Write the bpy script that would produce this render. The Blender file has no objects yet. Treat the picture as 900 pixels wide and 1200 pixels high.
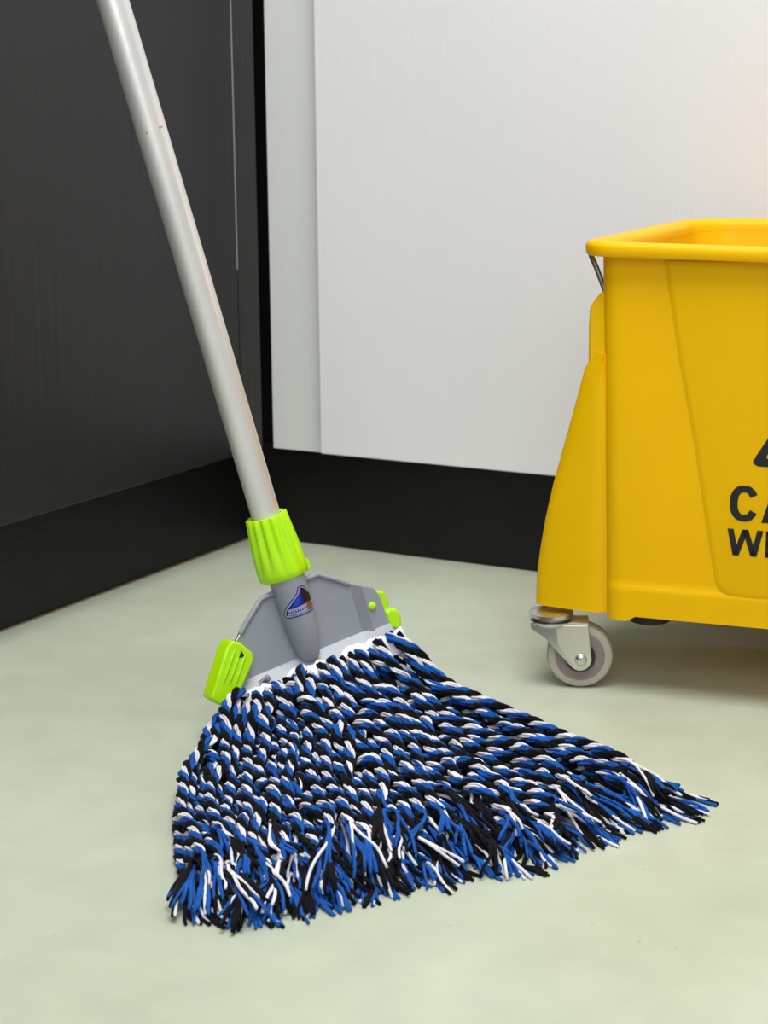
import bpy, bmesh, math, random
import numpy as np
from mathutils import Vector, Matrix

SC = bpy.context.scene
COL = SC.collection
random.seed(7)
rng = np.random.default_rng(11)

# ------------------------------------------------------------------ camera
FPX = 2080.0                       # focal length in pixels of the 900x1200 frame
YAW, PITCH, ROLL, CAMH = -0.50740, 0.21856, -0.00825, 0.45
CAM = np.array([0.0, 0.0, CAMH])
_fw = np.array([math.sin(YAW)*math.cos(PITCH), math.cos(YAW)*math.cos(PITCH), -math.sin(PITCH)])
_r0 = np.array([math.cos(YAW), -math.sin(YAW), 0.0])
_u0 = np.cross(_r0, _fw)
RGT = math.cos(ROLL)*_r0 + math.sin(ROLL)*_u0
UPV = -math.sin(ROLL)*_r0 + math.cos(ROLL)*_u0
cd = bpy.data.cameras.new('camera')
cd.sensor_fit = 'VERTICAL'; cd.sensor_height = 36.0; cd.sensor_width = 27.0
cd.lens = 36.0*FPX/1200.0
cd.clip_start = 0.02; cd.clip_end = 50
cd.dof.use_dof = True; cd.dof.focus_distance = 1.22; cd.dof.aperture_fstop = 16.0
cam = bpy.data.objects.new('camera', cd); COL.objects.link(cam)
cam.matrix_world = Matrix(((RGT[0], UPV[0], -_fw[0], CAM[0]), (RGT[1], UPV[1], -_fw[1], CAM[1]),
                           (RGT[2], UPV[2], -_fw[2], CAM[2]), (0, 0, 0, 1)))
SC.camera = cam

# ------------------------------------------------------------------ world, lights, exposure
W = bpy.data.worlds.new('room_light'); SC.world = W; W.use_nodes = True
W.node_tree.nodes['Background'].inputs[0].default_value = (0.93, 0.96, 1.0, 1)
W.node_tree.nodes['Background'].inputs[1].default_value = 0.36

def area(name, loc, target, size, energy, col=(1, 1, 1)):
    l = bpy.data.lights.new(name, 'AREA'); l.shape = 'RECTANGLE'; l.size, l.size_y = size
    l.energy = energy; l.color = col
    o = bpy.data.objects.new(name, l); COL.objects.link(o)
    o.location = loc
    o.rotation_euler = (Vector(target)-Vector(loc)).to_track_quat('-Z', 'Y').to_euler()
    return o
area('ceiling_light', (-0.25, 0.55, 2.25), (-0.45, 1.00, 0.0), (1.2, 1.2), 34, (1.0, 0.985, 0.96))
area('camera_side_fill', (0.6, -1.4, 1.7), (-0.6, 1.2, 0.3), (1.4, 1.2), 15, (0.97, 0.985, 1.0))  # unseen fill from behind the camera, brightening the near floor and fronts
wl = bpy.data.lights.new('warm_glow_fill', 'POINT'); wl.energy = 0.22; wl.color = (1.0, 0.74, 0.42); wl.shadow_soft_size = 0.05  # unseen point light added for a warm glow on the back wall
wo = bpy.data.objects.new('warm_glow_fill', wl); COL.objects.link(wo); wo.location = (-0.24, 1.40, 0.50)

SC.view_settings.view_transform = 'Standard'
SC.view_settings.look = 'None'
SC.view_settings.gamma = 1.0
SC.view_settings.use_curve_mapping = False
SC.view_settings.exposure = 0.57

# ------------------------------------------------------------------ helpers
def pix(px, py, z=None, depth=None):
    """point on the view ray of a photo pixel, at height z or at a depth along the view"""
    D = (px-450)/FPX*RGT - (py-600)/FPX*UPV + _fw
    t = depth if depth is not None else (z-CAM[2])/D[2]
    return CAM + t*D

def srgb(r, g, b):
    f = lambda c: (c/255/12.92) if c/255 <= 0.04045 else ((c/255+0.055)/1.055)**2.4
    return (f(r), f(g), f(b), 1)

class MB:
    """collects shapes of one part"""
    def __init__(s): s.v, s.f, s.m = [], [], []
    def add(s, vs, fs, mi=0):
        o = len(s.v); s.v += [tuple(map(float, p)) for p in vs]
        s.f += [tuple(o+i for i in f) for f in fs]; s.m += [mi]*len(fs)
    def box(s, x0, x1, y0, y1, z0, z1, mi=0):
        s.add([(x0,y0,z0),(x1,y0,z0),(x1,y1,z0),(x0,y1,z0),(x0,y0,z1),(x1,y0,z1),(x1,y1,z1),(x0,y1,z1)],
              [(0,3,2,1),(4,5,6,7),(0,1,5,4),(1,2,6,5),(2,3,7,6),(3,0,4,7)], mi)
    def prism(s, poly, fn0, fn1, mi=0):
        """poly: 2-D outline; fn0/fn1 map a 2-D point to the two caps"""
        n = len(poly)
        vs = [fn0(*p) for p in poly]+[fn1(*p) for p in poly]
        s.add(vs, [tuple(range(n-1, -1, -1)), tuple(range(n, 2*n))] +
              [(i, (i+1) % n, n+(i+1) % n, n+i) for i in range(n)], mi)
    def rings(s, rings, cap=True, closed=False, mi=0):
        k = len(rings[0]); n = len(rings)
        vs = [p for r in rings for p in r]; fs = []
        for i in range(n if closed else n-1):
            a, b = i*k, ((i+1) % n)*k
            fs += [(a+j, a+(j+1) % k, b+(j+1) % k, b+j) for j in range(k)]
        if cap and not closed: fs += [tuple(range(k-1, -1, -1)), tuple(range((n-1)*k, n*k))]
        s.add(vs, fs, mi)
    def lathe(s, prof, origin, axis, seg=32, cap=True, mod=None, mi=0):
        """prof: (along, radius) pairs around an axis"""
        a = Vector(axis).normalized(); u = a.orthogonal().normalized(); w = a.cross(u); o = Vector(origin)
        R = []
        for h, r in prof:
            R.append([o+a*h+(u*math.cos(2*math.pi*j/seg)+w*math.sin(2*math.pi*j/seg))*(mod(h, r, j) if mod else r) for j in range(seg)])
        s.rings(R, cap, mi=mi)
    def tube(s, pts, rad, seg=10, mi=0):
        pts = [Vector(p) for p in pts]; R = []
        t = (pts[1]-pts[0]).normalized(); u = t.orthogonal().normalized()
        for i, p in enumerate(pts):
            t = (pts[min(i+1, len(pts)-1)]-pts[max(i-1, 0)]).normalized()
            u = (u-t*u.dot(t)).normalized(); w = t.cross(u)
            rr = rad[i] if hasattr(rad, '__len__') else rad
            R.append([p+(u*math.cos(2*math.pi*j/seg)+w*math.sin(2*math.pi*j/seg))*rr for j in range(seg)])
        s.rings(R, mi=mi)
    def build(s, name, mats, parent=None, smooth=None, bevel=0, bseg=2):
        me = bpy.data.meshes.new(name); me.from_pydata(s.v, [], s.f)
        for m in (mats if isinstance(mats, (list, tuple)) else [mats]): me.materials.append(m)
        me.polygons.foreach_set('material_index', s.m)
        bm = bmesh.new(); bm.from_mesh(me)
        bmesh.ops.recalc_face_normals(bm, faces=bm.faces); bm.to_mesh(me); bm.free()
        o = bpy.data.objects.new(name, me); COL.objects.link(o)
        if parent: o.parent = parent
        if bevel:
            b = o.modifiers.new('edge', 'BEVEL'); b.width = bevel; b.segments = bseg; b.limit_method = 'ANGLE'; b.angle_limit = math.radians(35)
        if smooth is not None:
            me.polygons.foreach_set('use_smooth', [True]*len(me.polygons))
            me.set_sharp_from_angle(angle=math.radians(smooth))
        return o

def tag(o, label=None, cat=None, group=None, kind=None):
    for k, v in (('label', label), ('category', cat), ('group', group), ('kind', kind)):
        if v: o[k] = v
    return o

def empty(name, loc, rz=0, parent=None):
    o = bpy.data.objects.new(name, None); COL.objects.link(o); o.location = loc; o.rotation_euler = (0, 0, rz)
    o.empty_display_size = 0.05
    if parent: o.parent = parent
    return o

# ------------------------------------------------------------------ materials
def mat(name, col, rough=0.5, metal=0.0, spec=0.5, noise=None, bump=None, coords='Object', stretch=(1, 1, 1), coat=0, sss=0):
    """noise = (scale, amount, detail); bump = (scale, strength, distance, stretch)"""
    m = bpy.data.materials.new(name); m.use_nodes = True
    nt = m.node_tree; N = nt.nodes; L = nt.links; b = N['Principled BSDF']
    b.inputs['Base Color'].default_value = col; b.inputs['Roughness'].default_value = rough
    b.inputs['Metallic'].default_value = metal; b.inputs['Specular IOR Level'].default_value = spec
    if coat: b.inputs['Coat Weight'].default_value = coat; b.inputs['Coat Roughness'].default_value = 0.15
    if sss:
        b.inputs['Subsurface Weight'].default_value = sss; b.inputs['Subsurface Radius'].default_value = (0.01, 0.006, 0.001); b.inputs['Subsurface Scale'].default_value = 0.5
    tc = N.new('ShaderNodeTexCoord')
    if noise:
        mp = N.new('ShaderNodeMapping'); mp.inputs['Scale'].default_value = stretch; L.new(tc.outputs[coords], mp.inputs[0])
        n = N.new('ShaderNodeTexNoise'); n.inputs['Scale'].default_value = noise[0]; n.inputs['Detail'].default_value = noise[2]; L.new(mp.outputs[0], n.inputs['Vector'])
        mr = N.new('ShaderNodeMapRange'); mr.inputs[1].default_value = 0.25; mr.inputs[2].default_value = 0.75
        mr.inputs[3].default_value = 1-noise[1]; mr.inputs[4].default_value = 1+noise[1]; L.new(n.outputs[0], mr.inputs[0])
        mx = N.new('ShaderNodeMix'); mx.data_type = 'RGBA'; mx.blend_type = 'MULTIPLY'; mx.inputs[0].default_value = 1
        mx.inputs[6].default_value = col; L.new(mr.outputs[0], mx.inputs[7]); L.new(mx.outputs[2], b.inputs['Base Color'])
    if bump:
        mp = N.new('ShaderNodeMapping'); mp.inputs['Scale'].default_value = bump[3]; L.new(tc.outputs[coords], mp.inputs[0])
        n = N.new('ShaderNodeTexNoise'); n.inputs['Scale'].default_value = bump[0]; n.inputs['Detail'].default_value = 4; L.new(mp.outputs[0], n.inputs['Vector'])
        bp = N.new('ShaderNodeBump'); bp.inputs['Strength'].default_value = bump[1]; bp.inputs['Distance'].default_value = bump[2]
        L.new(n.outputs[0], bp.inputs['Height']); L.new(bp.outputs[0], b.inputs['Normal'])
    return m

M = {}
M['white_panel'] = mat('white_wood_grain', srgb(226, 226, 228), 0.45, bump=(60, 0.13, 0.002, (4, 4, 0.22)), noise=(3, 0.02, 2))
M['white_strip'] = mat('white_strip_grain', srgb(214, 215, 213), 0.5, bump=(50, 0.12, 0.002, (3, 3, 0.15)), noise=(14, 0.025, 3), stretch=(2, 2, 0.12))
M['black_panel'] = mat('black_wood_grain', srgb(27, 27, 29), 0.42, spec=0.45, bump=(55, 0.18, 0.002, (3, 3, 0.12)), noise=(20, 0.15, 4))
M['black_edge'] = mat('grey_seam_and_glint', srgb(150, 150, 152), 0.4)  # seam grey; also paints the light caught along the black panel's edge
M['kick'] = mat('black_plinth', srgb(18, 18, 18), 0.5, spec=0.3, bump=(60, 0.15, 0.002, (0.3, 0.3, 5)), noise=(20, 0.2, 4))
M['dirt'] = mat('floor_joint', srgb(120, 104, 84), 0.9)
M['yellow'] = mat('yellow_plastic', srgb(246, 196, 0), 0.4, spec=0.2, noise=(14, 0.03, 4), bump=(140, 0.06, 0.002, (1, 1, 1)))
M['ink'] = mat('black_print', srgb(13, 12, 11), 0.5)
M['steel'] = mat('zinc_steel', srgb(205, 205, 200), 0.28, 1.0, noise=(30, 0.08, 3))
M['zinc_yellow'] = mat('pale_zinc_plate', srgb(206, 206, 188), 0.42, 0.65, noise=(25, 0.07, 3))
M['wire'] = mat('bail_wire', srgb(150, 146, 138), 0.3, 1.0)
M['tire'] = mat('grey_rubber_tyre', srgb(168, 162, 146), 0.55)
M['wheel'] = mat('mauve_grey_wheel', srgb(128, 114, 114), 0.5)
M['dark'] = mat('dark_rubber', srgb(28, 26, 24), 0.6)
M['alu'] = mat('brushed_aluminium', srgb(216, 214, 211), 0.38, 0.6, noise=(40, 0.05, 4), stretch=(1, 1, 0.3), bump=(120, 0.15, 0.001, (1, 1, 2)))
M['rust'] = mat('rust_mark', srgb(190, 130, 80), 0.7)
M['lime'] = mat('lime_plastic', srgb(172, 228, 0), 0.4, noise=(30, 0.03, 2))
M['grey'] = mat('grey_plastic', srgb(140, 144, 152), 0.45, noise=(60, 0.03, 3), bump=(260, 0.05, 0.001, (1, 1, 1)))
M['grey_lit'] = mat('grey_plastic_jaw_lit', srgb(162, 167, 175), 0.45)  # jaw painted lighter than the plate, as its slope faces up to the light
M['band'] = mat('white_cloth_band', srgb(232, 232, 238), 0.9, bump=(600, 0.4, 0.001, (1, 1, 1)), noise=(60, 0.05, 3))
M['st_border'] = mat('sticker_silver', srgb(176, 172, 210), 0.3, 0.6)
M['st_blue'] = mat('sticker_blue', srgb(16, 30, 120), 0.25, 0.3)
M['st_bright'] = mat('sticker_bright_blue', srgb(10, 62, 200), 0.25, 0.3)
M['st_dark'] = mat('sticker_dark', srgb(38, 14, 22), 0.25, 0.3)
M['st_gold'] = mat('sticker_gold', srgb(138, 98, 56), 0.3, 0.4)

def yarn_mat(name, col, var):
    m = bpy.data.materials.new(name); m.use_nodes = True
    nt = m.node_tree; N = nt.nodes; L = nt.links; b = N['Principled BSDF']
    b.inputs['Roughness'].default_value = 0.92; b.inputs['Specular IOR Level'].default_value = 0.15
    b.inputs['Sheen Weight'].default_value = 0.03
    tc = N.new('ShaderNodeTexCoord')
    n = N.new('ShaderNodeTexNoise'); n.inputs['Scale'].default_value = 60; n.inputs['Detail'].default_value = 3; L.new(tc.outputs['Object'], n.inputs['Vector'])
    # lengthwise fibres: UV x runs round the ply, y along it
    mp = N.new('ShaderNodeMapping'); mp.inputs['Scale'].default_value = (5.5, 2.2, 1); mp.inputs['Rotation'].default_value = (0, 0, 0.0)
    L.new(tc.outputs['UV'], mp.inputs[0])
    n2 = N.new('ShaderNodeTexNoise'); n2.inputs['Scale'].default_value = 1.6; n2.inputs['Detail'].default_value = 4; L.new(mp.outputs[0], n2.inputs['Vector'])
    ad = N.new('ShaderNodeMath'); ad.operation = 'ADD'; L.new(n.outputs[0], ad.inputs[0]); L.new(n2.outputs[0], ad.inputs[1])
    mr = N.new('ShaderNodeMapRange'); mr.inputs[1].default_value = 0.7; mr.inputs[2].default_value = 1.3
    mr.inputs[3].default_value = 1-var; mr.inputs[4].default_value = 1+var*0.6; L.new(ad.outputs[0], mr.inputs[0])
    mx = N.new('ShaderNodeMix'); mx.data_type = 'RGBA'; mx.blend_type = 'MULTIPLY'; mx.inputs[0].default_value = 1
    mx.inputs[6].default_value = col; L.new(mr.outputs[0], mx.inputs[7]); L.new(mx.outputs[2], b.inputs['Base Color'])
    bp = N.new('ShaderNodeBump'); bp.inputs['Strength'].default_value = 0.7; bp.inputs['Distance'].default_value = 0.0006
    L.new(n2.outputs[0], bp.inputs['Height']); L.new(bp.outputs[0], b.inputs['Normal'])
    return m
YM = [yarn_mat('black_cotton', srgb(11, 11, 16), 0.45), yarn_mat('blue_cotton', srgb(25, 84, 164), 0.38), yarn_mat('white_cotton', srgb(222, 220, 226), 0.24)]

def add_translucency(m, amount, col):
    nt = m.node_tree; N = nt.nodes; L = nt.links; b = N['Principled BSDF']; out = N['Material Output']
    t = N.new('ShaderNodeBsdfTranslucent'); t.inputs[0].default_value = col
    mx = N.new('ShaderNodeMixShader'); mx.inputs[0].default_value = amount
    L.new(b.outputs[0], mx.inputs[1]); L.new(t.outputs[0], mx.inputs[2]); L.new(mx.outputs[0], out.inputs[0])
add_translucency(M['yellow'], 0.18, srgb(255, 198, 0))

def floor_mat():
    m = bpy.data.materials.new('pale_green_resin_floor'); m.use_nodes = True
    nt = m.node_tree; N = nt.nodes; L = nt.links; b = N['Principled BSDF']
    tc = N.new('ShaderNodeTexCoord')
    def noise(s, d, dist=0):
        n = N.new('ShaderNodeTexNoise'); n.inputs['Scale'].default_value = s; n.inputs['Detail'].default_value = d; n.inputs['Distortion'].default_value = dist
        L.new(tc.outputs['Object'], n.inputs['Vector']); return n
    n1 = noise(2.3, 5, 0.6); n2 = noise(26, 6); n3 = noise(7, 3)
    cr = N.new('ShaderNodeValToRGB'); cr.color_ramp.elements[0].position = 0.32; cr.color_ramp.elements[1].position = 0.7
    cr.color_ramp.elements[0].color = srgb(174, 181, 161); cr.color_ramp.elements[1].color = srgb(190, 197, 178); L.new(n1.outputs[0], cr.inputs[0])
    mr = N.new('ShaderNodeMapRange'); mr.inputs[1].default_value = 0.3; mr.inputs[2].default_value = 0.7; mr.inputs[3].default_value = 0.95; mr.inputs[4].default_value = 1.04; L.new(n2.outputs[0], mr.inputs[0])
    mx = N.new('ShaderNodeMix'); mx.data_type = 'RGBA'; mx.blend_type = 'MULTIPLY'; mx.inputs[0].default_value = 1
    L.new(cr.outputs[0], mx.inputs[6]); L.new(mr.outputs[0], mx.inputs[7])
    # sparse darker specks of grime
    v = N.new('ShaderNodeTexNoise'); v.inputs['Scale'].default_value = 95; v.inputs['Detail'].default_value = 1; L.new(tc.outputs['Object'], v.inputs['Vector'])
    sp = N.new('ShaderNodeMapRange'); sp.inputs[1].default_value = 0.76; sp.inputs[2].default_value = 0.82; sp.inputs[3].default_value = 0; sp.inputs[4].default_value = 0.35; L.new(v.outputs[0], sp.inputs[0])
    mx2 = N.new('ShaderNodeMix'); mx2.data_type = 'RGBA'; L.new(sp.outputs[0], mx2.inputs[0]); L.new(mx.outputs[2], mx2.inputs[6]); mx2.inputs[7].default_value = srgb(120, 112, 92)
    L.new(mx2.outputs[2], b.inputs['Base Color'])
    rr = N.new('ShaderNodeMapRange'); rr.inputs[3].default_value = 0.34; rr.inputs[4].default_value = 0.5; L.new(n3.outputs[0], rr.inputs[0]); L.new(rr.outputs[0], b.inputs['Roughness'])
    b.inputs['Specular IOR Level'].default_value = 0.4
    bp = N.new('ShaderNodeBump'); bp.inputs['Strength'].default_value = 0.12; bp.inputs['Distance'].default_value = 0.003; L.new(n2.outputs[0], bp.inputs['Height']); L.new(bp.outputs[0], b.inputs['Normal'])
    return m
M['floor'] = floor_mat()

# ------------------------------------------------------------------ the setting
KX, KY, KH = -1.0516, 1.5971, 0.1056      # plinth planes (left, back) and height
LX, BY = -1.0135, 1.5590                  # fronts of the black panels (left) and the white panel (back)
TOP = 2.3
m = MB(); m.box(-2.2, 2.6, -2.6, 2.2, -0.05, 0.0)
tag(m.build('floor', M['floor']), 'pale green resin floor with faint mottling', kind='structure')

m = MB(); m.box(-1.10, 1.6, KY+0.012, KY+0.05, 0, TOP)
wb = tag(m.build('wall_back', M['kick']), 'white cabinet front on the right of the corner', kind='structure')
m = MB(); m.box(-0.9420, 0.62, BY, BY+0.0185, 0.1085, TOP-0.02)
m.build('panel', M['white_panel'], wb, bevel=0.0012)['label'] = 'wide white wood-grain panel'
m = MB(); m.box(-1.0122, -0.9300, BY+0.019, BY+0.037, 0.1056, TOP-0.02)
m.build('filler_strip', M['white_strip'], wb, bevel=0.0006)['label'] = 'narrow off-white strip at the corner'
m = MB(); m.box(-0.9432, -0.9421, BY+0.004, BY+0.0188, 0.1085, TOP-0.02)
m.build('seam', M['black_edge'], wb)
m = MB(); m.box(KX, 1.6, KY, KY+0.0115, 0.0, KH-0.0005)
tag(m.build('baseboard_back', M['kick']), 'black plinth board under the white panel', kind='structure')

m = MB(); m.box(KX-0.05, KX-0.012, -2.5, KY+0.012, 0, TOP)
wl_ = tag(m.build('wall_left', M['kick']), 'black cabinet front on the left of the corner', kind='structure')
m = MB(); m.box(LX-0.0185, LX, 0.55, 1.5195, 0.1085, TOP-0.02)
m.build('panel', M['black_panel'], wl_, bevel=0.0012)['label'] = 'wide black wood-grain panel'
m = MB(); m.box(LX-0.0185, LX, -0.30, 0.547, 0.1085, TOP-0.02)
m.build('panel', M['black_panel'], wl_, bevel=0.0012)
m = MB(); m.box(LX-0.018, LX-0.0006, 1.5212, BY+0.0010, 0.107, TOP-0.02)
m.build('filler_strip', M['black_panel'], wl_, bevel=0.0006)
m = MB(); m.box(LX-0.012, LX-0.0003, 1.5196, 1.5211, 0.30, TOP-0.02)  # strip painting the glint on the panel edge, left out low down
m.build('seam', M['black_edge'], wl_)['label'] = 'thin grey line painting the glint on the black panel edge'
m = MB(); m.box(KX-0.0115, KX, -2.5, KY+0.0115, 0.0, KH-0.0005)
tag(m.build('baseboard_left', M['kick']), 'black plinth board under the black panel', kind='structure')
m = MB(); m.box(KX, KX+0.0014, -2.5, KY, 0.0, 0.0012)
tag(m.build('trim_1', M['dirt']), 'thin dusty brown joint line along the left plinth', kind='structure')

# ------------------------------------------------------------------ the bucket (local x along its front, y towards its back)
BK = pix(712, 726, z=0.062)
bucket = tag(empty('mop_bucket', (BK[0], BK[1], 0), math.radians(8)),
             'yellow wheeled mop bucket with black warning print, cut off at the right', 'bucket')
ZB, ZT = 0.0625, 0.349
BW, BD = 0.375, 0.235                     # width along the front, depth
def arc(cx, cy, r, a0, a1, n=6):
    return [(cx+r*math.cos(math.radians(a0+(a1-a0)*i/n)), cy+r*math.sin(math.radians(a0+(a1-a0)*i/n))) for i in range(n+1)]
def section(z, inset=0.0, sub=1):
    """plan outline (counter-clockwise from the front left) at height z"""
    t = (z-ZB)/(ZT-ZB)
    x0 = -0.0035-0.0085*t+inset; x1 = BW+0.0035+0.0085*t-inset
    xb0 = x0+0.022+0.002*t; xb1 = x1-0.022-0.002*t
    y0 = 0.0+inset; y1 = BD-0.05+0.05*t-inset
    r = max(0.004, 0.014-inset); rb = max(0.006, 0.04-inset)
    sk = 0.0 if inset else -0.0016*min(1, max(0, (0.0935-z)/0.005))      # skirt below the step line
    front = [(0.0130, y0+sk), (0.0150, y0+sk), (0.0225, y0+sk), (0.06, y0+sk), (0.125, y0+sk), (BW/2, y0+sk)]
    front += [(BW-a, b) for a, b in reversed(front[:-1])]
    out = [(a, b+sk*(1-(b-y0)/r)) for a, b in arc(x0+r, y0+r, r, 180, 270)] + front + [(a, b+sk*(1-(b-y0)/r)) for a, b in arc(x1-r, y0+r, r, 270, 360)] + arc(xb1-rb, y1-rb, rb, 0, 90) + arc(xb0+rb, y1-rb, rb, 90, 180)
    return out
def ring(z, inset=0.0, dz=None):
    return [(x, y, z+(dz(x, y) if dz else 0)) for x, y in section(z, inset)]
# front edge dips a little to the middle at the rim, and arches up a little at the bottom
mid = lambda x: 1-abs(x-BW/2)/(BW/2+0.03)
rimdz = lambda x, y: -0.0035*max(0, mid(x))*(1-min(1, max(0, y)/0.1)) + 0.004*min(1, max(0, y)/BD)
botdz = lambda x, y: (0.0042*min(1, max(0, (min(x, BW-x)-0.015)/0.0075)) if y < 0.02 else 0.004)
m = MB()
zs = [ZB, 0.075, 0.086, 0.0885, 0.0910, 0.0935, 0.097, 0.12, 0.15, 0.18, 0.22, 0.26, 0.30, ZT]; tz = [(z-ZB)/(ZT-ZB) for z in zs]
outer = [[(x, y, z+(botdz(x, y)*max(0, 1-tz[i]*10)+rimdz(x, y)*tz[i])) for x, y in section(z)] for i, z in enumerate(zs)]
inner = [[(x, y, z+rimdz(x, y)*tz[i]) for x, y in section(z, 0.004)] for i, z in reversed(list(enumerate(zs))) if z > ZB+0.02]
m.rings(outer+inner, cap=False)
k = len(outer[0])
m.add(inner[-1], [tuple(range(k))]); base = [(x, y, ZB+0.016) for x, y in section(ZB, 0.004)]; m.rings([outer[0], base], cap=False); m.add(base, [tuple(range(k-1, -1, -1))])
body = m.build('body', M['yellow'], bucket, smooth=50)
# rim: rolled lip all round
m = MB()
def lip(z, inset): return [(x, y, z+rimdz(x, y)) for x, y in section(ZT, inset)]
m.rings([lip(0.3475, -0.0005), lip(0.3472, -0.0120), lip(0.3485, -0.0132), lip(0.3545, -0.0136), lip(0.3570, -0.0125),
         lip(0.3582, -0.0095), lip(0.3582, -0.0020), lip(0.3568, 0.0025), lip(0.3530, 0.0042), lip(0.3475, 0.0042)], cap=False, closed=True)
m.build('rim', M['yellow'], bucket, smooth=50)
# raised tapering centre panel of the front with rounded lower corners
def panel_outline(g):
    L = [(0.0405-g, 0.3440), (0.0530-g, 0.272), (0.0668-g, 0.2067), (0.0790-g, 0.137), (0.0850-g, 0.104+g*0.3), (0.0880-g, 0.096-g*0.3), (0.0935-g, 0.0915-g), (0.100-g, 0.0903-g)]
    return L+[(BW-x, z) for x, z in reversed(L)]
m = MB()
oA = panel_outline(0.0030); oB = panel_outline(-0.0028)
n = len(oA)
oM = panel_outline(0.0)
vs = [(x, 0.0002, z) for x, z in oA]+[(x, -0.0014, z) for x, z in oM]+[(x, -0.0020, z) for x, z in oB]
m.add(vs, [(k_*n+i, k_*n+(i+1) % n, k_*n+n+(i+1) % n, k_*n+n+i) for k_ in (0, 1) for i in range(n)]+[tuple(range(3*n-1, 2*n-1, -1))])
m.build('front_panel', M['yellow'], bucket, smooth=60)
# flared castor housings at both ends
flare = [(0.0655, -0.0555), (0.078, -0.0555), (0.089, -0.0548), (0.110, -0.0525), (0.138, -0.0478), (0.166, -0.0415), (0.194, -0.0340), (0.215, -0.0282), (0.240, -0.0215), (0.2585, -0.0168), (0.266, -0.0125), (0.272, -0.006)]
for side in (0, 1):
    m = MB(); R = []
    for z, e in flare:
        w = -e+0.0085; r = min(0.010, w*0.5)
        yo = 0.010*w/0.064
        pl = [(0.012, 0.0100), (-0.0045, 0.0085), (-0.009, 0.0048), (-0.004-0.25*w, 0.0030+0.18*yo), (-0.6*w, 0.0030+0.5*yo), (-w+r*0.8, 0.0025+0.85*yo)]
        pl += arc(-w+r, yo+r, r, 215, 180, 4) + [(-w, 0.06+yo), (-w, 0.12), (-w*0.85, 0.150), (-w*0.4, 0.165), (0.012, 0.168)]
        R.append([(x if side == 0 else BW-x, y, z+(0.0012 if z < 0.07 else 0)*0) for x, y in pl])
    m.rings(R)
    m.build('castor_housing', M['yellow'], bucket, smooth=40)
# pivot lugs of the bail above the housings
for side in (0, 1):
    m = MB(); pts = [(x-0.0045, z) for x, z in [(0.004, 0.2550), (-0.0165, 0.2550), (-0.0170, 0.268), (-0.0172, 0.290)] + [(-0.0172+0.0005*i*i, 0.300+0.0042*i) for i in range(1, 6)] + [(0.002, 0.3255)]]
    sx = (lambda x: x) if side == 0 else (lambda x: BW-x)
    m.prism(pts, lambda x, z: (sx(x), 0.008, z), lambda x, z: (sx(x), 0.050, z))
    m.build('bail_lug', M['yellow'], bucket, bevel=0.002, smooth=40)
# wire bail folded back under the rim
m = MB()
wpt = [(-0.004, 0.018, 0.312), (-0.0085, 0.018, 0.3225), (-0.0140, 0.018, 0.336), (-0.0185, 0.018, 0.3455), (-0.0195, 0.022, 0.3495), (-0.0200, 0.032, 0.3500), (-0.0050, 0.12, 0.3460), (0.010, 0.20, 0.3440), (0.020, BD+0.006, 0.3440)]
wpt = [(x-0.0045, y, z) for x, y, z in wpt]
wpt = wpt+[(BW-x, y, z) for x, y, z in reversed(wpt)]
m.tube(wpt, 0.0021, 10)
m.build('bail', M['wire'], bucket, smooth=60)['label'] = 'bent steel wire bail'

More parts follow.
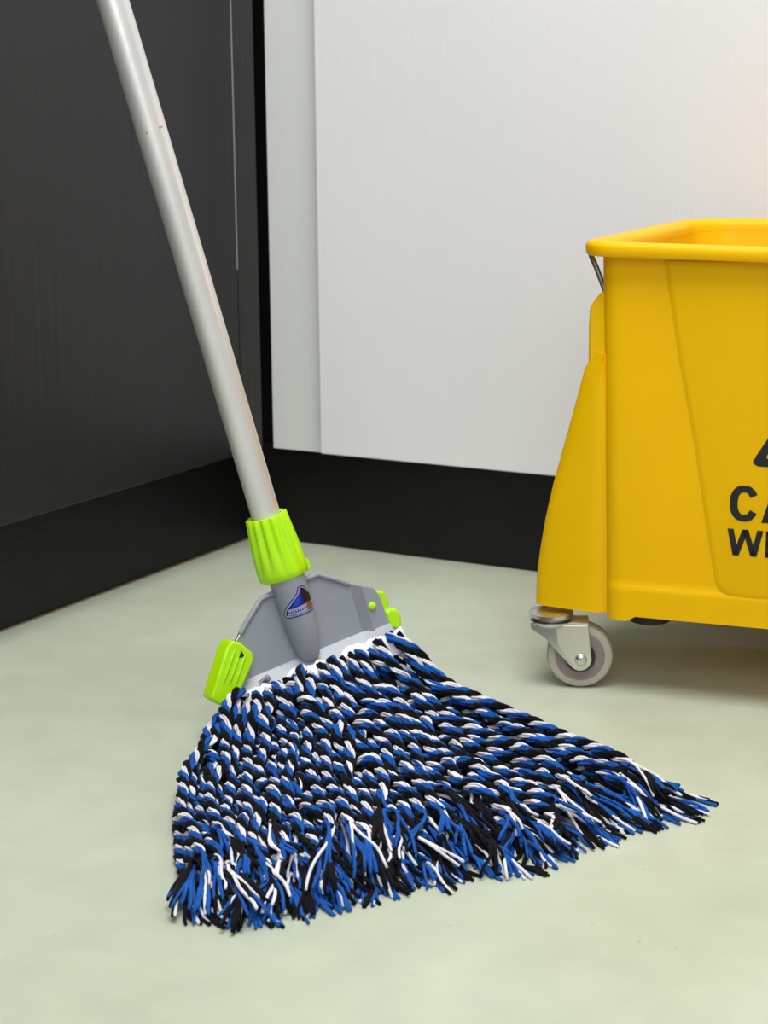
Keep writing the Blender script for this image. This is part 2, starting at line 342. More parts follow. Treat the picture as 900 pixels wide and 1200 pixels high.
# printed warning: triangle and two lines of lettering
def ringseg(x0, x1, z0, z1, t, a0, a1, n=28):
    """stroke of an oval letter between two angles"""
    cx_, cz = (x0+x1)/2, (z0+z1)/2; rx, rz_ = (x1-x0)/2, (z1-z0)/2; v = []
    for i in range(n+1):
        a = math.radians(a0+(a1-a0)*i/n); c, s_ = math.cos(a), math.sin(a)
        e = lambda q: math.copysign(abs(q)**0.86, q)
        v += [(cx_+rx*e(c), cz+rz_*e(s_)), (cx_+(rx-t)*e(c), cz+(rz_-t*0.86)*e(s_))]
    return [[v[2*i], v[2*i+1], v[2*i+3], v[2*i+2]] for i in range(n)]
def glyph(ch, w):
    """bold grotesque capitals, height 1, as lists of polygons"""
    t = 0.215; b = 0.19
    rect = lambda x0, x1, z0, z1: [(x0, z0), (x1, z0), (x1, z1), (x0, z1)]
    if ch == 'C': return ringseg(0, w, 0, 1, t, 28, 332)
    if ch == 'O': return ringseg(0, w, 0, 1, t, 0, 360)
    if ch == 'A': return [[(0, 0), (t*1.1, 0), (w/2+t*0.10, 1), (w/2-t*0.6, 1)], [(w, 0), (w-t*1.1, 0), (w/2-t*0.10, 1), (w/2+t*0.6, 1)], rect(w*0.25, w*0.75, 0.22, 0.38)]
    if ch == 'U': return [rect(0, t, 0.36, 1), rect(w-t, w, 0.36, 1)]+ringseg(0, w, 0, 0.72, t, 180, 360, 18)
    if ch == 'T': return [rect(0, w, 1-b, 1), rect(w/2-t/2, w/2+t/2, 0, 1)]
    if ch == 'I': return [rect(0, t, 0, 1)]
    if ch == 'N': return [rect(0, t, 0, 1), rect(w-t, w, 0, 1), [(0, 1), (t*1.05, 1), (w, 0), (w-t*1.05, 0)]]
    if ch == 'W':
        k_ = t*1.05; q = w/4
        return [[(0, 1), (k_, 1), (q+k_*0.5, 0), (q-k_*0.5, 0)], [(q-k_*0.5, 0), (q+k_*0.5, 0), (2*q+k_*0.5, 1), (2*q-k_*0.5, 1)],
                [(2*q-k_*0.5, 1), (2*q+k_*0.5, 1), (3*q+k_*0.5, 0), (3*q-k_*0.5, 0)], [(3*q-k_*0.5, 0), (3*q+k_*0.5, 0), (w, 1), (w-k_, 1)]]
    if ch == 'E': return [rect(0, t, 0, 1), rect(0, w, 0, b), rect(0, w, 1-b, 1), rect(0, w*0.92, 0.42, 0.42+b*0.9)]
    if ch == 'F': return [rect(0, t, 0, 1), rect(0, w, 1-b, 1), rect(0, w*0.9, 0.40, 0.40+b*0.9)]
    if ch == 'L': return [rect(0, t, 0, 1), rect(0, w, 0, b)]
    if ch == 'R': return [rect(0, t, 0, 1), rect(t*0.9, w*0.55, 1-b, 1), rect(t*0.9, w*0.55, 0.42, 0.42+b*0.9)]+ringseg(w*0.1, w, 0.42, 1, t, -90, 90, 14)+[[(w*0.45, 0.5), (w*0.78, 0.5), (w*1.02, 0), (w*0.74, 0)]]
    return []
GW = {'C': 0.78, 'A': 0.86, 'U': 0.76, 'T': 0.72, 'I': 0.215, 'O': 0.82, 'N': 0.76, 'W': 1.32, 'E': 0.66, 'F': 0.62, 'L': 0.62, 'R': 0.76, ' ': 0.26}
def letters(text, name, x, z, h, gap):
    for ch in text:
        w = GW[ch]; polys = glyph(ch, w)
        if polys:
            m = MB()
            for pg in polys: m.add([(x+px_*h, -0.0024, z+pz*h) for px_, pz in pg], [tuple(range(len(pg)))])
            m.build(name, M['ink'], bucket)['label'] = 'black printed letter '+ch
        x += w*h+gap
letters('CAUTION', 'letter', 0.0932, 0.1495, 0.0278, 0.0024)
letters('WET FLOOR', 'letter', 0.0922, 0.1228, 0.0205, 0.0020)
def rtri(x0, x1, z0, z1, r):
    P = [(x0, z0), (x1, z0), ((x0+x1)/2, z1)]; out = []
    for i in range(3):
        a, b, c = Vector(P[i-1]), Vector(P[i]), Vector(P[(i+1) % 3])
        d1 = (a-b).normalized()*r*2; d2 = (c-b).normalized()*r*2
        for k_ in range(7):
            t = k_/6; q = (b+d1)*(1-t)**2 + b*2*t*(1-t) + (b+d2)*t**2; out.append((q.x, q.y))
    return out
xa, xb = 0.1070, 2*0.187-0.1070
o1 = rtri(xa, xb, 0.1925, 0.328, 0.0045); o2 = rtri(xa+0.0112, xb-0.0112, 0.1985, 0.3155, 0.0018)
m = MB(); n = len(o1)
m.add([(x, -0.0024, z) for x, z in o1]+[(x, -0.0024, z) for x, z in o2], [(i, (i+1) % n, n+(i+1) % n, n+i) for i in range(n)])
m.add([(0.187+x, -0.0024, z) for x, z in [(-0.006, 0.232), (0.006, 0.232), (0.009, 0.283), (-0.009, 0.283)]], [(0, 1, 2, 3)])
m.add([(0.187+0.007*math.cos(a*math.pi/8), -0.0024, 0.2165+0.007*math.sin(a*math.pi/8)) for a in range(16)], [tuple(range(16))])
m.build('warning_triangle', M['ink'], bucket)['label'] = 'black printed warning triangle'

# castors
def castor(x, y, rz):
    """swivel castor: wheel trails along local +x; origin under the swivel"""
    fork = empty('castor', (x, y, 0), rz, bucket)
    WR, TX = 0.0268, 0.0235
    m = MB()
    m.lathe([(0.0555, 0.0150), (0.0585, 0.0178), (0.0612, 0.0178), (0.0622, 0.0150), (0.0622, 0.004)], (0, 0, 0), (0, 0, 1), 32)
    m.build('swivel_ring', M['steel'], fork, smooth=40)
    m = MB()
    m.lathe([(0.0495, 0.0110), (0.0520, 0.0165), (0.0545, 0.0180), (0.0552, 0.0180), (0.0552, 0.004)], (0, 0, 0), (0, 0, 1), 32)
    m.build('swivel_cup', M['steel'], fork, smooth=40)
    for s in (-1, 1):
        m = MB()
        pl = [(0.0005, 0.0530), (0.0005, 0.0470), (-0.004, 0.0440)]
        pl = [(-0.0165, 0.0545), (-0.0155, 0.0500), (-0.0060, 0.0440), (TX-0.0080, 0.0208)] + arc(TX, 0.0255, 0.0092, 210, 355, 8) + [(TX+0.0062, 0.0545)]
        m.prism(pl, lambda u, z: (u, s*0.0115, z), lambda u, z: (u, s*0.0137, z))
        m.build('fork_plate', M['steel'], fork, bevel=0.0006)
        m = MB()
        pl = [(0.0035, 0.0540), (0.0055, 0.0375), (TX-0.0068, 0.0222)] + arc(TX, 0.0255, 0.0088, 210, 355, 8) + [(TX+0.0058, 0.0540)]
        m.prism(pl, lambda u, z: (u, s*0.0130, z), lambda u, z: (u, s*0.0146, z))
        m.build('fork_face', M['zinc_yellow'], fork, bevel=0.0006)
    m = MB(); m.box(-0.008, TX+0.0062, -0.0115, 0.0115, 0.0538, 0.0548)
    m.build('fork_bridge', M['zinc_yellow'], fork)
    m = MB()
    m.lathe([(-0.0085, 0.0195), (-0.0092, 0.0225), (-0.0080, 0.0255), (-0.004, WR), (0.004, WR), (0.0080, 0.0255), (0.0092, 0.0225), (0.0085, 0.0195)], (TX, 0, WR), (0, 1, 0), 40)
    m.build('tyre', M['tire'], fork, smooth=40)
    m = MB()
    m.lathe([(-0.0086, 0.0090), (-0.0092, 0.0105), (-0.0090, 0.0200), (0.0090, 0.0200), (0.0092, 0.0105), (0.0086, 0.0090)], (TX, 0, WR), (0, 1, 0), 40)
    m.build('wheel', M['wheel'], fork, smooth=30)
    m = MB()
    m.lathe([(-0.0112, 0.0122), (0.0112, 0.0122)], (TX, 0, WR), (0, 1, 0), 24)
    m.build('hub', M['dark'], fork, smooth=30)
    m = MB()
    m.lathe([(-0.0165, 0.0012), (-0.0162, 0.0032), (-0.0150, 0.0048), (-0.0137, 0.0052), (0.0137, 0.0052), (0.0150, 0.0048), (0.0162, 0.0032), (0.0165, 0.0012)], (TX+0.0008, 0, 0.0255), (0, 1, 0), 20)
    m.build('axle_bolt', M['steel'], fork, smooth=40)
    return fork
castor(-0.0490, 0.0110, math.radians(14.7))
castor(BW+0.0450, 0.0200, math.radians(20))
castor(BW+0.0250, BD-0.085, math.radians(30))
castor(0.150, BD-0.075, math.radians(10))
m = MB(); m.lathe([(0.0540, 0.013), (0.0550, 0.0160), (0.0790, 0.0160)], (0.026, 0.034, 0), (0, 0, 1), 24)
m.build('drain_plug', M['dark'], bucket, smooth=40)['label'] = 'dark round plug under the bucket'

# ------------------------------------------------------------------ the mop: frame of the clamp
O_ = pix(363.5, 778.5, depth=1.335)
TOPP = pix(132, 0, depth=1.335/1.085)
ax = TOPP-O_; ax /= np.linalg.norm(ax)
toC = CAM-O_; nm0 = toC-ax*(toC@ax); nm0 /= np.linalg.norm(nm0)
c0 = np.cross(nm0, -ax); c0 = c0 if c0@RGT > 0 else -c0
TH = math.radians(20)
cx = math.cos(TH)*c0-math.sin(TH)*nm0; nm = math.cos(TH)*nm0+math.sin(TH)*c0
def P(p, q, w=0.0): return O_+p*cx+q*ax+w*nm      # across, along the handle, towards the viewer
mop = tag(empty('mop', (O_[0], O_[1], 0)), 'string mop with twisted blue, black and white ropes and lime green collar on the floor', 'mop')
class MMB(MB):
    def build(s, name, mats, parent=None, **kw):
        if parent is None or parent is mop:
            s.v = [(x-O_[0], y-O_[1], z) for x, y, z in s.v]; parent = mop
        else: s.v = [(x-O_[0], y-O_[1], z) for x, y, z in s.v]
        return MB.build(s, name, mats, parent, **kw)

# handle: goes on up out of the frame
m = MMB()
HL = 1.462
m.lathe([(0.100, 0.0108), (0.3, 0.0110), (HL-0.004, 0.0112), (HL, 0.0095)], P(0, 0), ax, 40)
hd = m.build('handle', M['alu'], smooth=40); hd['label'] = 'satin aluminium tube handle'
m = MMB()
for qq, a0, a1 in ((0.4075, 0.15, 0.50), (0.4060, -0.75, -0.60)):
    R = []
    for kk in range(7):
        a = a0+(a1-a0)*kk/6; d = math.sin(a)*cx+math.cos(a)*nm
        R.append([P(0, qq-0.0006)+d*0.01112, P(0, qq+0.0006)+d*0.01112])
    m.add([v for r in R for v in r], [(2*i, 2*i+1, 2*i+3, 2*i+2) for i in range(6)])
m.build('scratch_mark', M['rust'])

# fluted lime collar
m = MMB()
NF = 13; SEG = NF*8
def flute(h, r, j):
    ph = (j % 8)/8.0
    t = min(1, max(0, (h-0.0765)/0.018))           # flutes deepen towards the top
    c = 0.5-0.5*math.cos(2*math.pi*ph)
    return r*(1-0.14*t*(c**1.6))
prof = [(0.0715, 0.0150), (0.0712, 0.0178), (0.0722, 0.0187), (0.0770, 0.0190), (0.0840, 0.0189), (0.0885, 0.0187), (0.0920, 0.0185), (0.0950, 0.0183), (0.1000, 0.0178), (0.1070, 0.0170), (0.1140, 0.0163), (0.1180, 0.0159), (0.1190, 0.0155), (0.1190, 0.0112)]
m.lathe(prof, P(0, 0), ax, SEG, cap=False, mod=lambda h, r, j: flute(h, r, j) if r > 0.0152 else r)
collar = m.build('collar', M['lime'], smooth=45); collar['label'] = 'ribbed lime green screw collar'
m = MMB()
m.prism([(0.0165, 0.0700), (0.0190, 0.0690), (0.0212, 0.0700), (0.0215, 0.0755), (0.0190, 0.0800), (0.0165, 0.0800)], lambda p, q: P(p, q, -0.002), lambda p, q: P(p, q, 0.004))
m.build('tab', M['lime'], collar, bevel=0.0008)

# grey clamp plate with bent end flange
topL = [(-0.0760, 0.0110), (-0.0580, 0.0330), (-0.0400, 0.0490), (-0.0235, 0.0625), (0.0255, 0.0640), (0.0490, 0.0470), (0.0560, 0.0430), (0.0640, 0.0385), (0.0665, 0.0310), (0.0680, 0.0100)]
def qtop(p):
    return float(np.interp(p, [a for a, b in topL], [b for a, b in topL]))
def off(p): return float(np.interp(p, [-0.09, 0.0475, 0.0545, 0.09], [0, 0, 0.0065, 0.0065]))
ps = sorted(set([a for a, b in topL]+[0.0475, 0.0545, -0.07, -0.05, -0.03, -0.015, 0, 0.015, 0.035]))
m = MMB(); R = []
for p in ps:
    o = off(p); R.append([P(p, 0.0055, o+0.0015), P(p, qtop(p), o+0.0015), P(p, qtop(p), o-0.0015), P(p, 0.0055, o-0.0015)])
m.rings(R)
plate = m.build('clamp_plate', M['grey'], bevel=0.0004); plate['label'] = 'grey plastic clamp plate'
for pts in ([(-0.0130, 0.0622), (-0.0230, 0.0618), (-0.0400, 0.0485), (-0.0460, 0.0430)], [(0.0130, 0.0632), (0.0255, 0.0633), (0.0400, 0.0530), (0.0475, 0.0475)]):
    m = MMB(); m.tube([P(p, q, 0.0018) for p, q in pts], 0.0021, 10); m.build('edge_bead', M['grey'], plate, smooth=60)
m = MMB(); m.tube([P(-0.0465, 0.0420, 0.0008), P(-0.0575, 0.0325, 0.0008), P(-0.0640, 0.0250, 0.0008)], 0.0012, 8)
m.build('wire_edge', M['steel'], plate, smooth=60)
# lower jaw: shelf bending forward
m = MMB(); R = []
for p in np.linspace(-0.074, 0.0685, 24):
    o = off(p)
    R.append([P(p, 0.0085, o-0.001), P(p, 0.0085, o+0.0016), P(p, -0.0005, o*0.5+0.0110), P(p, -0.0045, o*0.5+0.0115), P(p, -0.006, o*0.5+0.0095), P(p, -0.005, o-0.001)])
m.rings(R)
m.build('lower_jaw', M['grey_lit'], smooth=35)
# socket
m = MMB()
m.lathe([(0.0030, 0.002), (0.0045, 0.0050), (0.0080, 0.0078), (0.0150, 0.0098), (0.0250, 0.0114), (0.0360, 0.0124), (0.0500, 0.0131), (0.0800, 0.0136)], P(0, 0, 0.0045), ax, 40)
socket = m.build('socket', M['grey'], smooth=50); socket['label'] = 'tapered grey handle socket'
# sticker wrapped on the socket; sheet coordinates in mm: across, along
def srad(q): return float(np.interp(q, [0.025, 0.036, 0.050, 0.080], [0.0114, 0.0124, 0.0131, 0.0136]))
def wrap(a, q, lift):
    # a = arc position in metres measured on the surface, turned to the right
    r = srad(q); ang = a*1.22/0.0130-0.22
    return P(0, q, 0.0045)+(math.sin(ang)*cx+math.cos(ang)*nm)*(r+lift)
def decal(outline, lift, mt, name='print', parent=None):
    """clip the outline into thin columns so that it follows the curve"""
    xs = [a for a, b in outline]; lo, hi = min(xs), max(xs); m = MMB(); n = len(outline)
    cols = np.linspace(lo+1e-6, hi-1e-6, max(3, int((hi-lo)/0.0008)+2)); rows = []
    for c in cols:
        ys = []
        for i in range(n):
            (x0, y0), (x1, y1) = outline[i], outline[(i+1) % n]
            if (x0-c)*(x1-c) < 0: ys.append(y0+(y1-y0)*(c-x0)/(x1-x0))
        rows.append((c, min(ys), max(ys)) if ys else rows[-1])
    vs = []; fs = []
    for c, y0, y1 in rows:
        for t in (0, 0.25, 0.5, 0.75, 1): vs.append(wrap(c, y0+(y1-y0)*t, lift))
    for i in range(len(rows)-1):
        for j in range(4): fs.append((i*5+j, i*5+j+1, i*5+j+6, i*5+j+5))
    m.add(vs, fs)
    return m.build(name, mt, parent)
def S(pts): return [(a*0.001, 0.0425+b*0.00108) for a, b in pts]
st = decal(S([(-10.2, 2.2), (-9.2, 0.4), (-6, 0), (12.5, 0), (12.5, 12), (10.2, 15.4), (7.8, 19.0), (5.2, 20.6), (3.0, 19.6), (1.6, 16.2), (-3, 12), (-8.4, 6.8), (-10.2, 4.0)]), 0.00015, M['st_blue'], 'sticker', socket)
st['label'] = 'dark blue and silver mountain-shaped sticker'
decal(S([(-9.6, 2.4), (-8.9, 1.2), (-6, 0.8), (12.4, 0.8), (12.4, 11.8), (9.9, 15.0), (7.4, 18.4), (5.2, 19.8), (3.5, 19.0), (2.2, 15.8), (-2.6, 11.4), (-8.0, 6.2), (-9.6, 3.8)]), 0.00022, M['st_border'], 'border', st)
decal(S([(-8.7, 2.8), (-8.2, 2.0), (-6, 1.7), (12.3, 1.7), (12.3, 11.4), (9.5, 14.6), (7.0, 17.8), (5.2, 18.9), (4.1, 18.2), (3.0, 15.4), (-2.0, 10.8), (-7.4, 5.7), (-8.7, 3.6)]), 0.00029, M['st_blue'], 'field', st)
decal(S([(-3.4, 7.4), (1.0, 7.8), (3.0, 14.4), (-0.5, 11.6)]), 0.00036, M['st_bright'], 'bright_patch', st)  # brighter blue patch of the print
decal(S([(4.6, 8.0), (12.3, 8.6), (12.3, 11.4), (9.5, 14.6), (7.0, 17.8), (5.4, 18.6)]), 0.00036, M['st_dark'], 'dark_patch', st)  # dark patch of the print
decal(S([(-7.6, 2.2), (6.0, 2.0), (6.0, 7.2), (-6.2, 6.4)]), 0.00042, M['st_border'], 'strip', st)
decal(S([(6.0, 2.0), (12.3, 2.0), (12.3, 7.6), (6.0, 7.2)]), 0.00042, M['st_gold'], 'strip', st)
for i in range(9):      # worn, unreadable line of small type
    a = -6.4+i*1.4
    decal(S([(a, 3.4), (a+0.35, 3.3), (a+1.0, 3.4+0.05*i), (a+0.9, 5.4), (a+0.45, 5.7-0.4*(i % 2)), (a+0.1, 5.5)]), 0.00048, M['st_blue'], 'worn_type', st)

# left latch: bevelled lime block with three grooves
def latch_left():
    # outline on the plate: long axis leans outwards
    out = [(-0.0455, 0.0345), (-0.0385, 0.0240), (-0.0388, 0.0185), (-0.0590, -0.0035), (-0.0660, -0.0070), (-0.0740, -0.0040), (-0.0790, 0.0035), (-0.0560, 0.0350), (-0.0505, 0.0380)]
    out = [(p-0.0062, q+0.0050) for p, q in out]
    m = MMB(); m.prism(out, lambda p, q: P(p, q, 0.0125), lambda p, q: P(p-0.001, q, -0.0045))
    o = m.build('latch', M['lime'], bevel=0.0016, bseg=3, smooth=40); o['label'] = 'lime green latch on the left end'
    d = np.array([-0.0200, -0.0250]); d /= np.linalg.norm(d); e = np.array([d[1], -d[0]])
    for i, (s0, L) in enumerate(((-0.0046, 0.026), (0.0, 0.021), (0.0046, 0.026))):
        m = MMB(); base = np.array([-0.0537, 0.0330])+e*s0+d*(0.0 if i != 1 else 0.004)
        a, b = base, base+d*L
        pts = [P(*(a+(b-a)*t), 0.0127) for t in (0, 0.1, 0.5, 0.9, 1.0)]
        m.tube(pts, [0.0003, 0.0009, 0.0010, 0.0009, 0.0003], 8)
        m.build('grip_rib', M['lime'], o, smooth=60)
    m = MMB(); c = np.array([-0.0532, 0.0303]); 
    tri = [c+e*0.0016+d*0.003, c-e*0.0024+d*0.0002, c+e*0.0018-d*0.0030]
    m.prism([tuple(t) for t in tri], lambda p, q: P(p, q, 0.0120), lambda p, q: P(p, q, 0.01275))
    m.build('slot', M['dark'], o)
latch_left()
# right latch sits behind the flange, its pin comes through the plate
m = MMB()
m.prism([(0.0580, 0.0330), (0.0715, 0.0325), (0.0755, 0.0300), (0.0765, 0.0200), (0.0740, 0.0140), (0.0600, 0.0130)], lambda p, q: P(p, q, -0.0015), lambda p, q: P(p, q, -0.010))
rl = m.build('latch', M['lime'], bevel=0.0015, bseg=3, smooth=40); rl['label'] = 'lime green latch behind the right end'
m = MMB()
m.prism([(0.0690, 0.0160), (0.0745, 0.0175), (0.0800, 0.0150), (0.0815, 0.0070), (0.0800, 0.0010), (0.0760, -0.0010), (0.0690, 0.0030)], lambda p, q: P(p, q, 0.003), lambda p, q: P(p, q, -0.010))
m.build('thumb_tab', M['lime'], rl, bevel=0.0022, bseg=3, smooth=40)
m = MMB(); m.lathe([(0, 0.0031), (0.0012, 0.0030), (0.0020, 0.0024), (0.0024, 0.0008)], P(0.0583, 0.0262, off(0.06)+0.0014), nm, 20)
m.build('pin', M['lime'], rl, smooth=50)
# small metal end of the jaw beside the left latch
m = MMB(); m.prism([(-0.046, 0.006), (-0.038, 0.0085), (-0.0365, 0.0045), (-0.045, 0.0005)], lambda p, q: P(p, q, 0.009), lambda p, q: P(p, q, 0.0122))
m.build('jaw_clip', M['steel'], bevel=0.0005)
# white cloth head band, gathered and wavy
m = MMB(); R = []
NB = 90
for i in range(NB+1):
    t = i/NB; p = -0.073+0.1465*t
    wv = 0.0016*math.sin(t*19)+0.0010*math.sin(t*37+1)+0.0004*math.sin(t*103)
    w0 = 0.0145+0.0020*math.sin(t*41+2)+0.001*math.sin(t*83)
    R.append([P(p, -0.014, w0-0.005), P(p, -0.001, w0-0.004), P(p, 0.0030+wv, w0-0.0012), P(p, 0.0042+wv, w0+0.0006), P(p, 0.0022+wv*0.7, w0+0.0030), P(p, -0.004, w0+0.0062), P(p, -0.012, w0+0.0070)])
m.rings(R)
hb = m.build('head_band', M['band'], smooth=70); hb['label'] = 'gathered white cloth band'

# ------------------------------------------------------------------ mop ropes
RR = 0.0043                       # rope radius
FR = [(0.0, 240, 1090), (0.12, 292, 1096), (0.25, 372, 1073), (0.4, 462, 1052), (0.55, 560, 1038), (0.7, 650, 1020), (0.8, 715, 994), (0.9, 788, 970), (1.0, 852, 948)]
FS = np.array([f[0] for f in FR]); FP = np.array([pix(f[1], f[2], z=0.004) for f in FR])
def fringe(s): return np.array([np.interp(s, FS, FP[:, k_]) for k_ in range(3)])
NP = 64
NL = 5
paths = []; layer = []; svals = []
counts = [21, 21, 20, 19, 18]
for l in range(NL):
    n = counts[l]
    for i in range(n):
        s = (i+0.5+0.5*(l % 2-0.5)+random.uniform(-0.2, 0.2))/n
        s = min(0.995, max(0.005, s))
        p0 = -0.0725+0.144*s
        S0 = P(p0, -0.0035, 0.0165)
        fl = (l+0.6)/(NL-0.4)
        S0 = S0.copy(); S0[2] = max(RR, RR+(S0[2]-RR)*fl)
        S0 += (1-fl)*0.004*np.array([nm[0], nm[1], 0])
        e = fringe(s)
        short = 1.0-(0.02+0.17*fl*random.uniform(0.1, 1.0)) if l >= 1 else random.uniform(0.93, 1.0)
        e2 = S0+(e-S0)*short
        t = np.linspace(0, 1, NP)[:, None]
        # first comes straight out of the band, then heads for the fringe
        out = np.array([nm[0], nm[1], 0.0]); out /= np.linalg.norm(out)
        Lg = np.linalg.norm(e2[:2]-S0[:2])
        dr = (e2-S0); dr = dr/np.linalg.norm(dr); ow = 1.0-0.9*min(1, max(0, (s-0.35)/0.5))
        c1 = S0+(out*ow+dr*(1-ow))*Lg*0.22
        c2 = S0+(e2-S0)*0.62
        # ropes at the left end bow out to the left
        bow = max(0, 1-s/0.26)**1.2*0.056
        lat = np.array([-RGT[0], -RGT[1], 0.0])
        bwr = max(0, (s-0.7)/0.3)**1.2*0.034; back = np.array([_fw[0]*0.85+RGT[0]*0.5, _fw[1]*0.85+RGT[1]*0.5, 0.0])
        c1 = c1+back*bwr*1.0; c2 = c2+back*bwr*0.9
        c1 = c1+lat*bow*1.35; c2 = c2+lat*bow*0.45
        pts = (1-t)**3*S0+3*(1-t)**2*t*c1+3*(1-t)*t*t*c2+t**3*e2
        tt = t[:, 0]
        perp = np.cross(np.array([0, 0, 1.0]), (e2-S0)); perp /= np.linalg.norm(perp)
        a1, a2 = random.uniform(-1, 1)*(0.006+0.0012*l), random.uniform(-1, 1)*(0.003+0.0007*l)
        f1, f2 = random.uniform(1.0, 1.8), random.uniform(2.2, 4.2)
        ph = random.uniform(0, 6.28)
        env = np.sin(np.clip(tt*1.15, 0, 1)*math.pi)**0.55
        wob = env*(a1*np.sin(tt*f1*6.28+ph)+a2*np.sin(tt*f2*6.28+ph*2))
        pts = pts+perp*wob[:, None]
        if random.random() < 0.26 and l >= 3:      # a few stray ropes cross their neighbours
            pts = pts+perp*(env*random.choice([-1, 1])*random.uniform(0.006, 0.020)*np.sin(np.clip(tt*random.uniform(0.9, 1.6)-random.uniform(-0.1, 0.5), 0, 1)*math.pi))[:, None]
        zp = S0[2]*(1-tt)**1.5+(RR+l*0.0086*(1-0.25*tt))*(1-(1-tt)**1.5)
        hump = (0.015 if l == 4 else 0.010 if l == 3 else 0.003)*random.uniform(0.4, 1.3)
        if l >= 2: pts = pts+perp*(random.uniform(-1, 1)*0.011*np.exp(-((tt-0.15)/0.10)**2))[:, None]
        zp = zp+hump*np.exp(-((tt-0.06)/0.06)**2)
        pts[:, 2] = np.maximum(zp, RR)
        paths.append(pts); layer.append(l); svals.append(s)
X = np.array(paths)                                  # ropes x points x 3
NR = len(X)
X0 = X.copy()
rid = np.repeat(np.arange(NR), NP); pid = np.tile(np.arange(NP), NR)
def neighbours(Q, rad):
    I = []; J = []
    n2 = (Q*Q).sum(1)
    for a in range(0, len(Q), 1024):
        B_ = Q[a:a+1024]; d2 = n2[a:a+1024, None]+n2[None]-2*B_@Q.T
        i, j = np.nonzero(d2 < rad*rad); i = i+a
        k_ = i < j; I.append(i[k_]); J.append(j[k_])
    I = np.concatenate(I); J = np.concatenate(J)
    k_ = rid[I] != rid[J]
    return I[k_], J[k_]
ITER = 70
for it in range(ITER):
    Q = X.reshape(-1, 3)
    if it % 7 == 0: I, J = neighbours(Q.astype(np.float64), RR*3.2)
    if it < 45: Q[:, 2] -= 0.00045*np.clip(pid/12.0, 0, 1)      # settle
    d = Q[I]-Q[J]; L = np.linalg.norm(d, axis=1)+1e-9
    ov = np.maximum(0, RR*2.0-L); k_ = ov > 0
    dv = d[k_]/L[k_, None]; dv[:, 2] += 0.15*np.sign(dv[:, 2]+1e-6)
    push = dv*(ov[k_]*0.42)[:, None]
    acc = np.zeros_like(Q)
    np.add.at(acc, I[k_], push); np.add.at(acc, J[k_], -push)
    ln = np.linalg.norm(acc, axis=1); acc *= np.minimum(1, 0.0025/(ln+1e-9))[:, None]
    acc *= np.clip(pid/4.0, 0.12, 1)[:, None]
    Q += acc
    X = Q.reshape(NR, NP, 3)
    sm = X.copy(); sm[:, 1:-1] = 0.25*X[:, :-2]+0.5*X[:, 1:-1]+0.25*X[:, 2:]
    X = X+(sm-X)*0.5
    X[:, 0] = X0[:, 0]
    X[:, :, 2] = np.maximum(X[:, :, 2], RR)

def resample(pts, step):
    # smooth curve through the points (Catmull-Rom) at even arc length
    n = len(pts); tt = np.linspace(0, n-1, n*8); i = np.minimum(tt.astype(int), n-2); f = (tt-i)[:, None]
    p0 = pts[np.maximum(i-1, 0)]; p1 = pts[i]; p2 = pts[i+1]; p3 = pts[np.minimum(i+2, n-1)]
    c = 0.5*((2*p1)+(-p0+p2)*f+(2*p0-5*p1+4*p2-p3)*f**2+(-p0+3*p1-3*p2+p3)*f**3)
    s = np.concatenate([[0], np.cumsum(np.linalg.norm(np.diff(c, axis=0), axis=1))])
    k_ = max(4, int(s[-1]/step)); u = np.linspace(0, s[-1], k_)
    return np.stack([np.interp(u, s, c[:, a]) for a in range(3)], 1), u
def frames(c):
    t = np.gradient(c, axis=0); t /= np.linalg.norm(t, axis=1)[:, None]+1e-12
    z = np.array([0, 0, 1.0]); b = np.cross(z, t); b /= np.linalg.norm(b, axis=1)[:, None]+1e-9
    n = np.cross(t, b)
    return t, n, b
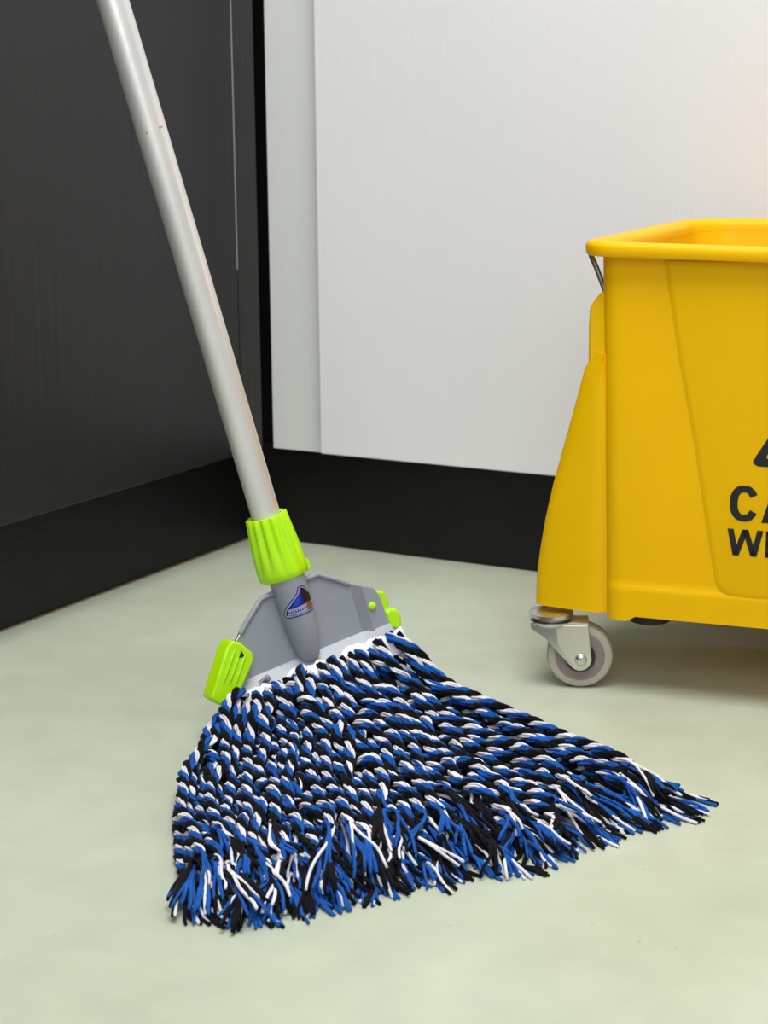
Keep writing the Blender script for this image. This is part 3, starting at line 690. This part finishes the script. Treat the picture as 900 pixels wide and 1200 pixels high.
class Tubes:
    def __init__(s): s.V = []; s.F = []; s.MI = []; s.UV = []; s.n = 0
    def add(s, c, rad, mi, seg=6, cap=True, vlen=None):
        K = len(c); t, n, b = frames(c)
        a = np.arange(seg)*2*math.pi/seg
        rad = np.broadcast_to(np.asarray(rad, float), (K,))
        ring_ = c[:, None]+rad[:, None, None]*(np.cos(a)[None, :, None]*n[:, None]+np.sin(a)[None, :, None]*b[:, None])
        s.V.append(ring_.reshape(-1, 3))
        i = np.arange(K-1)[:, None]*seg; j = np.arange(seg)[None]; j2 = (j+1) % seg
        q = np.stack([i+j, i+j2, i+seg+j2, i+seg+j], -1).reshape(-1, 4)+s.n
        s.F.append(q); s.MI.append(np.full(len(q), mi))
        ln = np.concatenate([[0], np.cumsum(np.linalg.norm(np.diff(c, axis=0), axis=1))])/0.02
        u0 = (j/seg)+0*i; u1 = ((j+1)/seg)+0*i; v0 = ln[:-1, None]+0*j; v1 = ln[1:, None]+0*j
        s.UV.append(np.stack([np.stack([u0, v0], -1), np.stack([u1, v0], -1), np.stack([u1, v1], -1), np.stack([u0, v1], -1)], 2).reshape(-1, 2))
        s.n += K*seg
        if cap and seg == 6:
            e = s.n-seg
            q = np.array([[e, e+1, e+2, e+3], [e, e+3, e+4, e+5]]); s.F.append(q); s.MI.append(np.full(2, mi)); s.UV.append(np.zeros((8, 2)))
    def build(s, name, parent, origin):
        V = np.concatenate(s.V)-origin; F = np.concatenate(s.F); MI = np.concatenate(s.MI); UV = np.concatenate(s.UV)
        me = bpy.data.meshes.new(name)
        me.vertices.add(len(V)); me.vertices.foreach_set('co', V.ravel())
        me.loops.add(F.size); me.loops.foreach_set('vertex_index', F.ravel().astype(np.int32))
        me.polygons.add(len(F)); me.polygons.foreach_set('loop_start', (np.arange(len(F))*4).astype(np.int32))
        me.polygons.foreach_set('material_index', MI.astype(np.int32)); me.polygons.foreach_set('use_smooth', np.ones(len(F), bool))
        uv = me.uv_layers.new(name='UVMap'); uv.data.foreach_set('uv', UV.ravel())
        for y in YM: me.materials.append(y)
        me.update(); me.validate()
        o = bpy.data.objects.new(name, me); COL.objects.link(o); o.parent = parent
        return o
ORG = np.array([O_[0], O_[1], 0.0])
PITCHL = 0.0245
ropes_built = 0
for r_ in range(NR):
    l = layer[r_]
    c, u = resample(X[r_], 0.0021)
    Ltot = u[-1]
    fray = random.uniform(0.024, 0.058) if l >= 3 else random.uniform(0.025, 0.055)
    kE = int(np.searchsorted(u, Ltot-fray))
    t, n, b = frames(c)
    ph0 = random.uniform(0, 6.28); pitch = PITCHL*random.uniform(0.9, 1.12)
    tb = Tubes(); tf = Tubes()
    order = [0, 1, 2]
    untw = np.clip((u-(Ltot-fray-0.02))/0.03, 0, 1)
    tuft = np.array([random.gauss(0, 1)*0.5, random.gauss(0, 1)])*0.006
    for pl in range(3):
        plo = tuft+np.array([random.gauss(0, 1), random.gauss(0, 1)])*0.0038
        ang = ph0+pl*2*math.pi/3+0.25*np.sin(u*random.uniform(40, 110)+random.uniform(0, 6))+2*math.pi*(u-untw*0.3*(u-(Ltot-fray-0.02)))/pitch
        prad = 0.00212*(1.20, 1.04, 0.76)[order[pl]]*(1+0.10*np.sin(u[:kE]*random.uniform(60, 150)+random.uniform(0, 6)))
        offv = (np.cos(ang)[:, None]*n+np.sin(ang)[:, None]*b)*0.00206
        cc = c+offv
        # each ply is laid up of three yarns twisting the other way
        tc_, nc_, bc_ = frames(cc)
        a2 = random.uniform(0, 6.28)-2*math.pi*u/0.060
        for y in range(3):
            aa = a2+y*2*math.pi/3+0.2*np.sin(u*random.uniform(60, 140)+random.uniform(0, 6))
            yc = cc+(np.cos(aa)[:, None]*nc_+np.sin(aa)[:, None]*bc_)*0.00108*(1.12, 1.02, 0.84)[order[pl]]
            ymi = order[pl] if random.random() > 0.05 else random.choice([0, 1])
            tb.add(yc[:kE], prad*0.62, ymi, 5, cap=False)
        # unravelled yarns of this ply
        for y in range((7, 6, 2)[pl]):
            st_ = c[kE-3]+offv[kE-3]+rng.normal(0, 0.0005, 3)
            n_ = 13
            gl = fray*random.uniform(0.6, 1.1)
            ug = np.linspace(0, 1, n_)
            gu = np.clip((Ltot-fray)+ug*gl, 0, Ltot)
            guide = np.stack([np.interp(gu, u, c[:, a]) for a in range(3)], 1)
            extra = np.maximum(0, (Ltot-fray)+ug*gl-Ltot)
            guide = guide+t[-1]*extra[:, None]
            sp = np.array([random.gauss(0, 1), random.gauss(0, 1)])*0.0027*(1.7 if random.random() < 0.1 else 1)+plo; sp = np.clip(sp, -0.012, (0.003, 0.012))
            nn = np.interp(gu, u, n[:, 0]), np.interp(gu, u, n[:, 1]), np.interp(gu, u, n[:, 2])
            nn = np.stack(nn, 1); bb = np.stack([np.interp(gu, u, b[:, a]) for a in range(3)], 1)
            curl = random.uniform(0.0004, 0.0016); fq = random.uniform(0.7, 1.8); p_ = random.uniform(0, 6.28)
            e_ = ug**1.1
            path = guide+offv[kE-3]*(1-ug)[:, None]+nn*(sp[0]*e_+curl*np.sin(ug*fq*6.28+p_)*ug)[:, None]+bb*(sp[1]*1.5*e_+curl*np.cos(ug*fq*6.28+p_)*ug)[:, None]
            path[:, 2] -= 0.006*ug**2
            path[:, 2] = np.maximum(path[:, 2], 0.0013)
            path[0] = st_
            path, _ = resample(path, 0.0045)
            rad = np.full(len(path), random.uniform(0.00095, 0.00125)); rad[-1] *= 0.85
            tf.add(path, rad, order[pl], 6)
    ro = tb.build('rope', mop, ORG)
    tf.build('frayed_end', ro, ORG)
    ropes_built += 1
